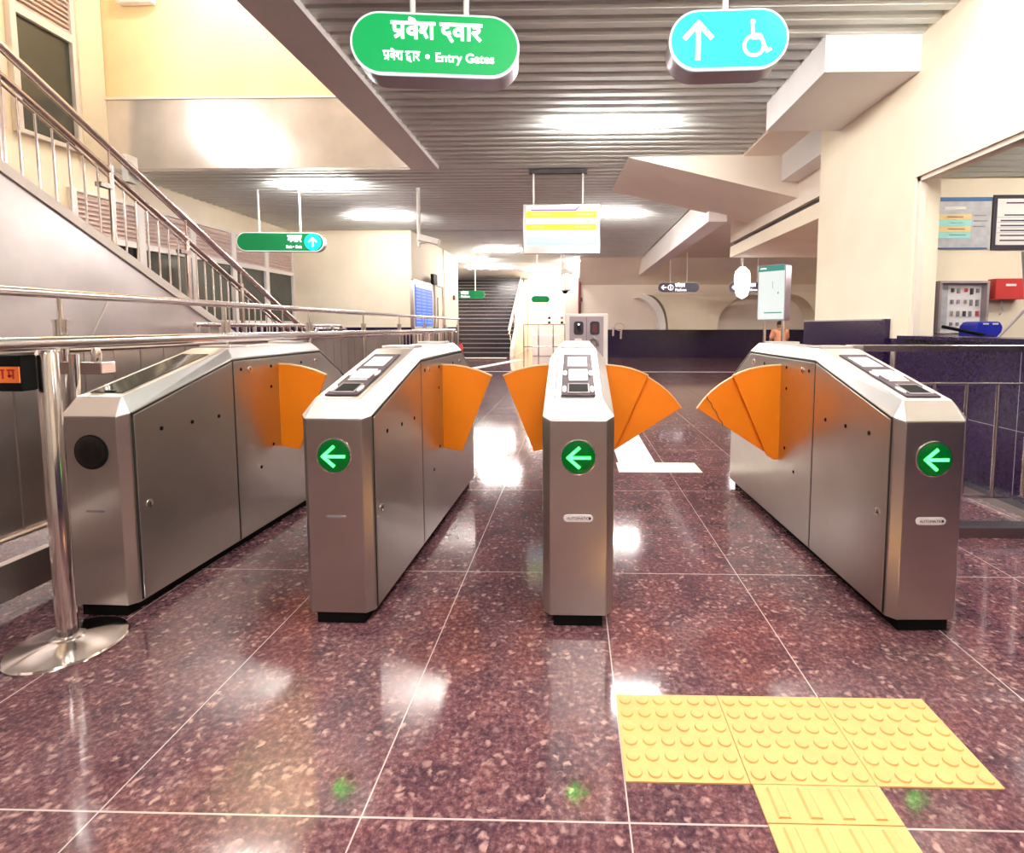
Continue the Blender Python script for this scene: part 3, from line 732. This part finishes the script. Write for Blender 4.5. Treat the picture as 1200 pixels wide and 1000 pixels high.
# ------------------------------------------------------------------ lamps
def tube_lamp(x, y, z, L_, label, rz=0, w=.13, m='lamp'):
    t = thing('ceiling_lamp', label, 'lamp', (x, y, z), rz, 'ceiling tube lamps')
    B(-L_ / 2, L_ / 2, -w / 2, w / 2, -.012, .03).build('lamp_tray', 'lampcase', t)
    MB().prism([(a, b_) for a, b_ in stadium(-w / 2 + .01, w / 2 - .01, -.075, -.012, 5)], 'x', -L_ / 2 + .015, L_ / 2 - .015).build('diffuser', m, t)
tube_lamp(.42, 5.80, ZC, 1.15, 'bright tube lamp in the slatted ceiling, nearest in view')
tube_lamp(-4.0, 8.15, ZC, 1.15, 'ceiling lamp above the long thin green sign')
tube_lamp(-3.85, 10.5, ZC, 1.15, 'ceiling lamp before the far cream wall at left')
tube_lamp(.74, 10.4, ZC, 1.15, 'ceiling lamp half hidden behind the hanging screen')
tube_lamp(-2.14, 15.1, ZC, 1.15, 'ceiling lamp left of the hanging screen, midway down the hall')
tube_lamp(.28, 17.6, ZC, 1.2, 'ceiling lamp before the far wall right of centre')
tube_lamp(-3.4, 17.2, ZC, 1.2, 'ceiling lamp over the far stairs, nearer one')
tube_lamp(-3.1, 19.6, ZC, 1.7, 'ceiling lamp over the far stairs, farther one')
tube_lamp(-1.2, 20.5, ZC, 1.2, 'ceiling lamp inside the bright far corridor')
tube_lamp(-1.2, 23.0, ZC, 1.2, 'ceiling lamp at the end of the far corridor')
tube_lamp(.42, 1.45, ZC, 1.15, 'ceiling tube lamp above the camera')
tube_lamp(.42, -2.4, ZC, 1.15, 'ceiling tube lamp behind the camera')
tube_lamp(-1.2, -.5, ZC, 1.15, 'added fill tube lamp, unseen behind the camera to the left')  # unseen lamp added to brighten the flaps and gate fronts
tube_lamp(1.9, 2.6, ZC, 1.15, 'added fill tube lamp above the gates, out of the frame')  # extra out-of-frame lamp, added to lift the right wall and near gates
tube_lamp(5.6, 8.0, 2.36, 1.15, 'ceiling lamp over the right recess')
tube_lamp(5.2, 12.2, ZC - .03, 1.3, 'ceiling lamp over the far right concourse')
tube_lamp(4.2, 3.9, 2.44, 1.15, 'ceiling lamp inside the ticket booth, rear', m='lamp_soft')
tube_lamp(4.2, 1.2, 2.44, 1.15, 'ceiling lamp inside the ticket booth, front', m='lamp_soft')
tube_lamp(-4.4, -3.6, 6.5, 1.15, 'lamp on the upper ceiling far behind the camera')
tube_lamp(-4.4, 6.5, 6.5, 1.15, 'lamp on the upper ceiling before the yellow wall')
wl_ = thing('added_wall_lamp', 'added wide wall lamp high above the staircase, unseen outside the frame', 'lamp', (-6.55, 4.4, 4.65), 0, 'added upper wall lamps')  # unseen lamp added so its glare shows on the metal fascia
B(-.05, .03, -.6, .6, -.16, .16).build('lamp_tray', 'lampcase', wl_); B(.03, .05, -.58, .58, -.14, .14).build('diffuser', 'lamp', wl_)
# bright wall lamp near the map board
bl = thing('spot_lamp', 'dazzling white lamp hanging left of the map board', 'lamp', (3.25, 10.2, 1.62))
MB().lathe([(.02, 0), (.10, .05), (.14, .20), (.15, .40), (.13, .52), (.05, .60)], (0, 0, 0), 20).build('lamp_shade', emit('spot_glow', (1, .96, .93), 3), bl, smooth=True)
MB().tube([(0, 0, .6), (0, 0, ZC - .02 - 1.62)], .012, 8).build('hanger', 'white', bl)

# ------------------------------------------------------------------ cctv
def cctv(x, y, z, label, s=1.0):
    t = thing('cctv_camera', label, 'camera', (x, y, z), 0)
    MB().tube([(0, 0, -.05), (0, 0, ZC - z + .05)], .03 * s, 12).build('drop_pole', 'white', t, smooth=True)
    B(.02, .12 * s, -.03, .03, .0, .07).build('joint', 'white', t, bev=.01)
    b_ = MB().prism([(-.12, -.05), (.22, -.13), (.24, -.04), (-.08, .05)], 'y', -.06, .06)
    b_.v = [(x_ * s + .1, y_, z_ * s + .1) for x_, y_, z_ in b_.v]; b_.build('camera_body', 'white', t, bev=.012)
cctv(-2.50, 8.5, 2.42, 'white security camera on a ceiling pole near the left cream wall')
cctv(-.30, 13.5, 2.42, 'small white security camera on a pole behind the hanging screen', .8)
dm = thing('dome_camera', 'small dark dome camera on a thin white pole far behind the screen', 'camera', (-.25, 15.5, 2.05), 0)
MB().tube([(0, 0, .1), (0, 0, ZC - 2.0)], .016, 8).build('drop_pole', 'white', dm)
MB().lathe([(.16, .12), (.16, .09), (.10, .08)], (0, 0, 0), 20).build('housing', 'white', dm, smooth=True)
MB().lathe([(.09, .08), (.08, .03), (.04, 0)], (0, 0, 0), 20).build('dome', 'black', dm, smooth=True)

# ------------------------------------------------------------------ far stairs
fs_ = thing('far_staircase', 'dark stone staircase climbing away at the far end of the hall', 'staircase', (-3.16, 18.6, 0))
mb = MB(); nz = MB()
for i in range(21):
    mb.box(-2.3, .86, i * .305, 6.4, i * .157, (i + 1) * .157)
    nz.box(-2.3, .86, i * .305 - .006, i * .305 + .035, (i + 1) * .157 - .028, (i + 1) * .157 + .002)
mb.build('steps', 'step', fs_); nz.build('step_nosings', 'nosing', fs_)
MB().prism([(-.05, 0), (5.7, 0), (5.7, 3.25), (.0, .30)], 'x', .89, 1.02).build('side_wall', 'cream', fs_)
hr = thing('stair_handrail', 'pale slanted handrail panel on the right of the far stairs', 'handrail', (-2.27, 18.6, 0))
MB().tube([(-.08, .3, .95), (-.08, 4.8, 3.22)], .035, 10).build('handrail', 'frame', hr, smooth=True)
MB().tube([(-.08, .3, .78), (-.08, 4.9, 3.08)], .030, 10).build('handrail', 'rail', hr, smooth=True)
MB().prism([(1.6, 1.25), (4.6, 2.75), (4.6, 3.15), (1.6, 1.65)], 'x', .0, .03).build('side_panel', 'frame', hr)
for yy in (.4, 1.6, 2.8, 4.0): MB().tube([(0, yy, .2 + yy * .515), (-.08, yy, .80 + yy * .50)], .02, 8).build('bracket', 'rail', hr, smooth=True)
# corridor railing
cr = thing('corridor_railing', 'thin pale steel railing in front of the bright far corridor', 'railing', (-1.0, 17.0, 0))
MB().tube([(-.62, 0, 1.15), (.75, 0, 1.15)], .02, 10).build('top_rail', 'rail', cr, smooth=True)
MB().tube([(-.62, 0, .42), (.75, 0, .42)], .02, 10).build('bottom_rail', 'rail', cr, smooth=True)
for xx in (-.62, -.14, .34, .72): MB().tube([(xx, 0, 0), (xx, 0, 1.15)], .02, 10).build('post', 'rail', cr, smooth=True)
# doors panel in the corridor
dd = bpy.data.objects.new('door_1', None); C.objects.link(dd); dd.location = (-.85, 24.28, 0); dd['kind'] = 'structure'
B(-.55, .45, -.03, 0, 0, 1.75).build('door_leaf', 'louver', dd)
B(-.58, .48, -.04, -.0, 1.75, 2.15).build('door_frame', 'yellow', dd)
for xx, m_ in ((-.33, 'black'), (.26, 'red')):
    B(xx, xx + .12, -.05, -.03, 1.42, 1.53).build('door_notice', m_, dd)
B(-.33, -.22, -.05, -.03, 1.20, 1.32).box(.26, .37, -.05, -.03, 1.20, 1.32).build('door_handle', 'black', dd)
tag(B(-.5, .5, -.2, .2, 0, .78).build('white_bench_box', 'white', None, (-1.0, 19.2, 0), bev=.02), 'low white box behind the thin corridor railing', 'box')

# red pipe, hoop
pp = thing('fire_pipe', 'dark red vertical pipe on the far cream wall', 'pipe', (.21, 18.18, 0))
MB().tube([(0, 0, 0), (0, 0, 2.75)], .05, 12).build('pipe', 'darkred', pp, smooth=True)
MB().lathe([(.07, 0), (.07, .12)], (.03, 0, 1.95), 12).build('valve', 'darkred', pp)
hp = thing('hanging_hoop', 'thin ring with two pale tags hanging on the far wall', 'hoop', (1.60, 18.2, 1.07))
MB().tube([(.155 * cos(a), 0, .13 * sin(a)) for a in [2 * pi * q / 24 for q in range(25)]], .014, 8, False).build('ring', 'louver', hp, smooth=True)
for xx, zz in ((-.22, -.32), (.05, -.42)):
    MB().tube([(xx, -.02, zz), (xx + .01, -.02, zz + .3)], .035, 8).build('tag', 'louver', hp, smooth=True)

# cabinet behind the central gate
cb = thing('wall_cabinet', 'cream cabinet with two dark oval windows standing behind the central gate', 'cabinet', (.15, 6.0, 0))
B(-.245, .245, 0, .30, 0, 1.228).build('body', 'white', cb, bev=.008)
ff = B(-.195, .195, -.006, 0, .45, 1.196).build('front_panel', 'cabgrey', cb)
B(-.002, .002, -.008, -.006, .45, 1.19).build('panel_seam', 'dark', ff)
for xx, m_ in ((-.145, 'blackgloss'), (.04, 'darkred')):
    w_ = MB().prism(stadium(xx, xx + .11, .985, 1.14, 6, .03), 'y', -.014, -.006).build('oval_window', 'ink', ff)
    MB().prism(stadium(xx + .03, xx + .08, 1.01, 1.11, 6, .02), 'y', -.018, -.014).build('inner_lens', m_, w_)
MB().tube([(-.09, -.02, 1.105), (-.09, -.012, 1.105)], .012, 10).build('indicator', 'signwhite', ff)
MB().prism(stadium(-.14, -.05, .90, .945, 6), 'y', -.02, -.006).build('tray', 'pad', ff)
MB().tube([(.04, -.03, .93), (.08, -.04, .95), (.12, -.04, .92), (.13, -.03, .86)], .02, 8).build('handle', 'slotgrey', ff, smooth=True)

# kiosk on the left
kx, ky = -3.56, 12.35
kk = thing('information_kiosk', 'blue lit timetable screen in a rounded steel stand by the left wall', 'kiosk', (kx, ky, 0))
MB().prism(stadium(-.75, .85, 1.02, 2.14, 6, .10), 'x', -.08, .0).build('frame', 'panel', kk, smooth=True)
kf = B(.0, .012, -.65, .75, 1.08, 2.03).build('screen', 'kiosk_blue', kk)
kt = MB()
for r_ in range(11):
    for c_ in range(3):
        z_ = 1.16 + r_ * .075; kt.box(.012, .015, -.60 + c_ * .45, -.25 + c_ * .45, z_, z_ + .02)
kt.build('timetable_rows', 'kiosk_pale', kf); B(.012, .016, -.64, .74, 1.97, 2.03).build('screen_header', 'scr_lav', kf)
B(-.10, .0, -.60, .70, 0, 1.02).build('pedestal', 'fascia', kk)
B(.0, .01, -.35, .30, .55, .95).build('service_panel', 'cream2', kk)
k2 = thing('notice_frame', 'tall steel notice stand with a black-edged header behind the blue screen', 'stand', (-3.60, 13.9, 0))
MB().tube([(0, -.35, 0), (0, -.35, 2.42), (0, .45, 2.42), (0, .45, 0)], .025, 10).build('frame', 'panel', k2, smooth=True)
B(-.05, .02, -.35, .45, 2.14, 2.40).build('header', 'postergrey', k2); B(-.05, .03, -.55, -.20, 2.16, 2.42).build('header_box', 'black', k2)
B(-.03, .01, -.05, .35, .3, 1.85).build('leaf', 'fascia', k2)
for i, (xx, yy) in enumerate(((-3.62, 16.6), (-3.62, 16.2))):
    fx = thing('fire_extinguisher', ('red fire extinguisher by the left edge of the far stairs', 'second red fire extinguisher, just in front of the one by the far stairs')[i], 'extinguisher', (xx, yy, .0), 0, 'fire extinguishers')
    MB().lathe([(.07, .0), (.08, .04), (.08, .46), (.04, .56), (.025, .60)], (0, 0, 0), 16).build('cylinder', 'red', fx, smooth=True)
    MB().tube([(0, 0, .6), (.02, -.05, .66), (.05, -.12, .55)], .018, 8).build('hose', 'black', fx, smooth=True)
tag(B(-.02, .04, -.06, .06, -.07, .07).build('alarm_box', 'darkred', None, (-3.76, 16.4, 1.98)), 'tiny dark red alarm box on the left wall near the far stairs', 'alarm')
tag(B(-.25, .25, -.10, .0, -.10, .12).build('wall_fixture', 'white', None, (-5.95, 7.34, 5.55), bev=.02), 'small white box fixture high on the yellow wall', 'fixture')

# ------------------------------------------------------------------ map board
mbd = thing('map_board', 'lit white map board with a green header on two posts', 'board', (2.82, 7.55, 0), R(-50))
MB().prism(stadium(-.21, .21, 1.165, 1.96, 6, .03), 'y', 0, .15).build('case', 'signbody', mbd, smooth=True)
bf = B(-.195, .195, -.006, 0, 1.185, 1.945).build('map_face', 'board', mbd)
B(-.195, .195, -.009, -.006, 1.865, 1.945).build('header', 'teal', bf)
B(-.10, .17, -.008, -.006, 1.27, 1.285).build('caption_bar', 'teal', bf)
B(-.17, -.08, -.011, -.009, 1.90, 1.915).build('header_text', 'signwhite', bf)
B(.02, .025, -.008, -.006, 1.62, 1.72).box(.10, .115, -.008, -.006, 1.54, 1.57).build('map_marks', 'teal', bf)
for xx in (-.13, .15): MB().tube([(xx, .075, 0), (xx, .075, 1.2)], .022, 12).build('post', 'chrome', mbd, smooth=True)

# ------------------------------------------------------------------ booth contents
YB = 5.0
def poster(name, label, x, z0, z1, w, parts, base):
    t = thing(name, label, 'poster', (x, YB - .004, z0))
    B(0, w, -.010, .0, 0, z1 - z0).build('sheet', base, t)
    for (xa, xb, za, zb, m_, nm) in parts: B(xa, xb, -.014, -.010, za, zb).build(nm, m_, t)
    return t
poster('fare_poster', 'grey fare poster with blue header and yellow and cyan strips on the booth wall', 3.28, 1.80, 2.27, .575,
       [(0, .575, .435, .47, 'posterhdr', 'header'), (0, .55, -.0, .012, 'posterhdr', 'footer'), (.0, .395, .265, .318, 'posteryel', 'strip'), (.0, .395, .21, .263, 'postercyan', 'strip'), (.0, .395, .155, .208, 'posteryel', 'strip'), (.0, .395, .10, .153, 'postercyan', 'strip'),
        (.14, .34, .36, .385, 'paper', 'title'), (.42, .53, .30, .31, 'slotgrey', 'text_line'), (.42, .54, .25, .26, 'slotgrey', 'text_line'), (.42, .52, .20, .21, 'slotgrey', 'text_line'),
        (.17, .32, .288, .296, 'inkred', 'text_line'), (.20, .32, .233, .241, 'slotgrey', 'text_line'), (.18, .34, .178, .186, 'inkred', 'text_line'), (.20, .35, .123, .131, 'slotgrey', 'text_line')], 'postergrey')
nb = [(.035, .60, .03, .455, 'paper', 'notice_sheet')]
p2 = poster('framed_notice', 'white printed notice in a thick black frame on the booth wall', 3.87, 1.79, 2.29, .62, [(.035, .585, .045, .465, 'paper', 'notice_sheet')], 'ink')
lm = MB()
for z_, a, b_ in ((.42, .12, .45), (.31, .10, .40), (.26, .05, .55), (.215, .05, .55), (.17, .05, .55), (.125, .05, .55), (.08, .05, .55)):
    lm.box(.04 + a * .6, .04 + b_, -.0165, -.014, z_, z_ + .012)
lm.box(.04, .58, -.0162, -.014, .295, .297).box(.04, .58, -.0162, -.014, .25, .252).box(.04, .58, -.0162, -.014, .20, .202).box(.04, .58, -.0162, -.014, .155, .157).box(.33, .332, -.0162, -.014, .06, .295)
lm.build('printed_lines', 'ink', p2)
kc = thing('key_cabinet', 'open grey key cabinet with small keys hanging inside on the booth wall', 'cabinet', (3.27, YB - .004, 1.02))
B(.10, .55, -.02, 0, 0, .48).build('back_panel', 'pad', kc); B(.10, .12, -.09, 0, 0, .48).box(.53, .55, -.09, 0, 0, .48).box(.12, .53, -.09, 0, .46, .48).build('case', 'cabgrey', kc)
B(-.08, .09, -.04, -.02, 0, .47).build('door', 'postergrey', kc); B(.14, .22, -.025, -.02, .03, .45).build('list_sheet', 'postergrey', kc)
B(-.05, .02, -.05, -.04, .32, .40).build('blue_tag', 'blue', kc)
for i in range(4):
    for j in range(5):
        xx = .25 + j * .058 + random.uniform(-.006, .006); zz = .10 + i * .105
        B(xx, xx + .022, -.034, -.02, zz - random.uniform(.03, .06), zz).build('key_bunch', random.choice(['slotgrey', 'slotgrey', 'cabgrey', 'cabgrey', 'chrome', 'bezel', 'bezel', 'slotgrey', 'red']), kc)
rbx = thing('letter_box', 'red box mounted on the booth wall behind the clipboard', 'box', (3.86, YB - .01, 1.33))
B(0, .27, -.10, 0, 0, .19).build('body', 'red', rbx, bev=.006); B(.09, .18, -.106, -.10, .12, .14).build('slot', 'paper', rbx)
MB().tube([(.10, -.05, 0), (.11, -.05, -.10), (.09, -.05, -.14)], .008, 6).build('hanging_cord', 'cabgrey', rbx)
# booth desk
dk = thing('booth_desk', 'dark worktop inside the ticket booth under the window', 'desk', (3.9, 4.55, 0))
B(-1.0, 1.6, -.75, .42, .95, .98).build('worktop', 'granite_dark', dk); B(-.98, -.92, -.3, .4, 0, .95).build('side_panel', 'cream2', dk); B(1.5, 1.56, -.3, .4, 0, .95).build('side_panel', 'cream2', dk)
bg = thing('blue_basket', 'deep blue plastic basket on the booth desk', 'basket', (3.50, 4.60, .98))
MB().prism([(-.10, 0), (.12, 0), (.14, .10), (.11, .145), (-.05, .145), (-.09, .11)], 'y', -.10, .10).build('basket_body', 'blue', bg, bev=.015)
for xx in (-.01, .07): B(xx - .025, xx + .02, -.105, -.1, .118, .13).build('paper_label', 'paper', bg)
tag(MB().tube([(-.36, -.02, .10), (-.12, 0, .055), (.0, 0, .03)], .014, 8).tube([(-.28, -.1, .014), (.0, -.1, .014)], .014, 8).build('desk_tool', 'black', None, (3.42, 4.42, .98), smooth=True), 'black tongs lying on the booth desk beside the blue basket', 'tongs')
cbd = thing('clipboard_stand', 'white clipboard notice on a slim stand behind the booth window', 'clipboard', (3.36, 3.95, .98), 0)
MB().prism([(-.02, .20), (.30, .17), (.27, .62), (-.075, .65)], 'y', -.008, .002).build('board', 'slotgrey', cbd, bev=.003)
nsh = MB().prism([(-.007, .212), (.29, .183), (.26, .605), (-.060, .635)], 'y', -.011, -.008).build('sheet', 'paper', cbd)
ll = MB()
for q in range(6): ll.box(-.03 + q * .004, .12 + .03 * (q % 3), -.013, -.011, .56 - q * .055, .568 - q * .055)
ll.build('printed_lines', 'ink', nsh)
B(-.015, .10, -.02, -.005, .635, .66).build('clip', 'slotgrey', cbd)
MB().tube([(.03, .0, .28), (-.17, .05, .01)], .010, 8).build('stand_leg', 'cabgrey', cbd, smooth=True)
MB().tube([(.12, .0, .20), (.12, .05, .01)], .010, 8).build('stand_leg', 'cabgrey', cbd, smooth=True)

# ------------------------------------------------------------------ seated person seen from behind
px, py = 5.50, 14.0
pe = thing('person', 'seated person in an orange shirt seen from behind the map board posts', 'person', (px, py, 0), R(12))
def skin_body(name, joints, edges, m, parent, root=0, lvl=2):
    me = bpy.data.meshes.new(name); me.from_pydata([j[0] for j in joints], edges, [])
    o = bpy.data.objects.new(name, me); C.objects.link(o); o.parent = parent
    sk = o.modifiers.new('skin', 'SKIN'); sv = me.skin_vertices[0].data
    for i, j in enumerate(joints): sv[i].radius = (j[1], j[2] if len(j) > 2 else j[1])
    sv[root].use_root = True
    ss = o.modifiers.new('sub', 'SUBSURF'); ss.levels = lvl; ss.render_levels = lvl
    dg = bpy.context.evaluated_depsgraph_get(); nm = bpy.data.meshes.new_from_object(o.evaluated_get(dg))
    o.modifiers.clear(); o.data = nm; nm.materials.clear(); nm.materials.append(M[m])
    for p in nm.polygons: p.use_smooth = True
    return o
J = [((0, 0, .50), .15, .12), ((0, 0, .66), .14, .11), ((0, .01, .84), .17, .11), ((0, .01, .96), .13, .09), ((0, .02, 1.03), .055), ((0, .03, 1.12), .088, .10), ((0, .04, 1.20), .07, .08),
     ((-.19, .01, .95), .06), ((-.24, .05, .72), .045), ((-.14, .26, .58), .035), ((-.12, .33, .57), .03),
     ((.19, .01, .95), .06), ((.24, .05, .72), .045), ((.14, .26, .58), .035), ((.12, .33, .57), .03),
     ((-.11, .40, .50), .075), ((-.12, .42, .10), .045), ((-.12, .50, .04), .035), ((.11, .40, .50), .075), ((.12, .42, .10), .045), ((.12, .50, .04), .035),
     ((-.1, .08, .50), .09), ((.1, .08, .50), .09)]
Ed = [(0, 1), (1, 2), (2, 3), (3, 4), (4, 5), (5, 6), (3, 7), (7, 8), (8, 9), (9, 10), (3, 11), (11, 12), (12, 13), (13, 14), (0, 21), (21, 15), (15, 16), (16, 17), (0, 22), (22, 18), (18, 19), (19, 20)]
body = skin_body('body', J, Ed, 'skin', pe)
JS = [((0, 0, .50), .175, .145), ((0, 0, .66), .165, .135), ((0, .01, .84), .195, .135), ((0, .01, .95), .155, .11), ((0, .015, 1.0), .07), ((-.19, .01, .95), .078), ((-.24, .05, .74), .062), ((.19, .01, .95), .078), ((.24, .05, .74), .062)]
skin_body('shirt', JS, [(0, 1), (1, 2), (2, 3), (3, 4), (3, 5), (5, 6), (3, 7), (7, 8)], 'shirt', pe)
JT = [((0, .0, .50), .17, .135), ((-.1, .08, .50), .105), ((-.11, .40, .505), .09), ((-.12, .42, .16), .065), ((.1, .08, .50), .105), ((.11, .40, .505), .09), ((.12, .42, .16), .065)]
skin_body('trousers', JT, [(0, 1), (1, 2), (2, 3), (0, 4), (4, 5), (5, 6)], 'trouser', pe)
skin_body('hair', [((0, .0, 1.10), .088, .085), ((0, .01, 1.19), .10, .10), ((0, .03, 1.235), .07, .07)], [(0, 1), (1, 2)], 'hair', pe)
stl = thing('stool', 'low dark stool under the seated person', 'stool', (px, py, 0), R(12))
B(-.20, .20, -.18, .18, .31, .352).build('seat', 'panel', stl, bev=.01)
for a_, b_ in ((-1, -1), (1, -1), (-1, 1), (1, 1)): MB().tube([(a_ * .17, b_ * .15, 0), (a_ * .17, b_ * .15, .31)], .015, 8).build('leg', 'panel', stl)

# ------------------------------------------------------------------ world and view
w = bpy.data.worlds.new('world'); sc.world = w; w.use_nodes = True
w.node_tree.nodes['Background'].inputs['Color'].default_value = (.8, .8, .85, 1)
w.node_tree.nodes['Background'].inputs['Strength'].default_value = .3
sc.view_settings.view_transform = 'Standard'; sc.view_settings.look = 'None'
sc.view_settings.exposure = 1.12; sc.view_settings.gamma = 1; sc.view_settings.use_curve_mapping = False
sc.cycles.use_denoising = True
sc.cycles.max_bounces = 8; sc.cycles.diffuse_bounces = 5; sc.cycles.glossy_bounces = 5
sc.cycles.sample_clamp_indirect = 8
sc.cycles.caustics_reflective = False; sc.cycles.caustics_refractive = False
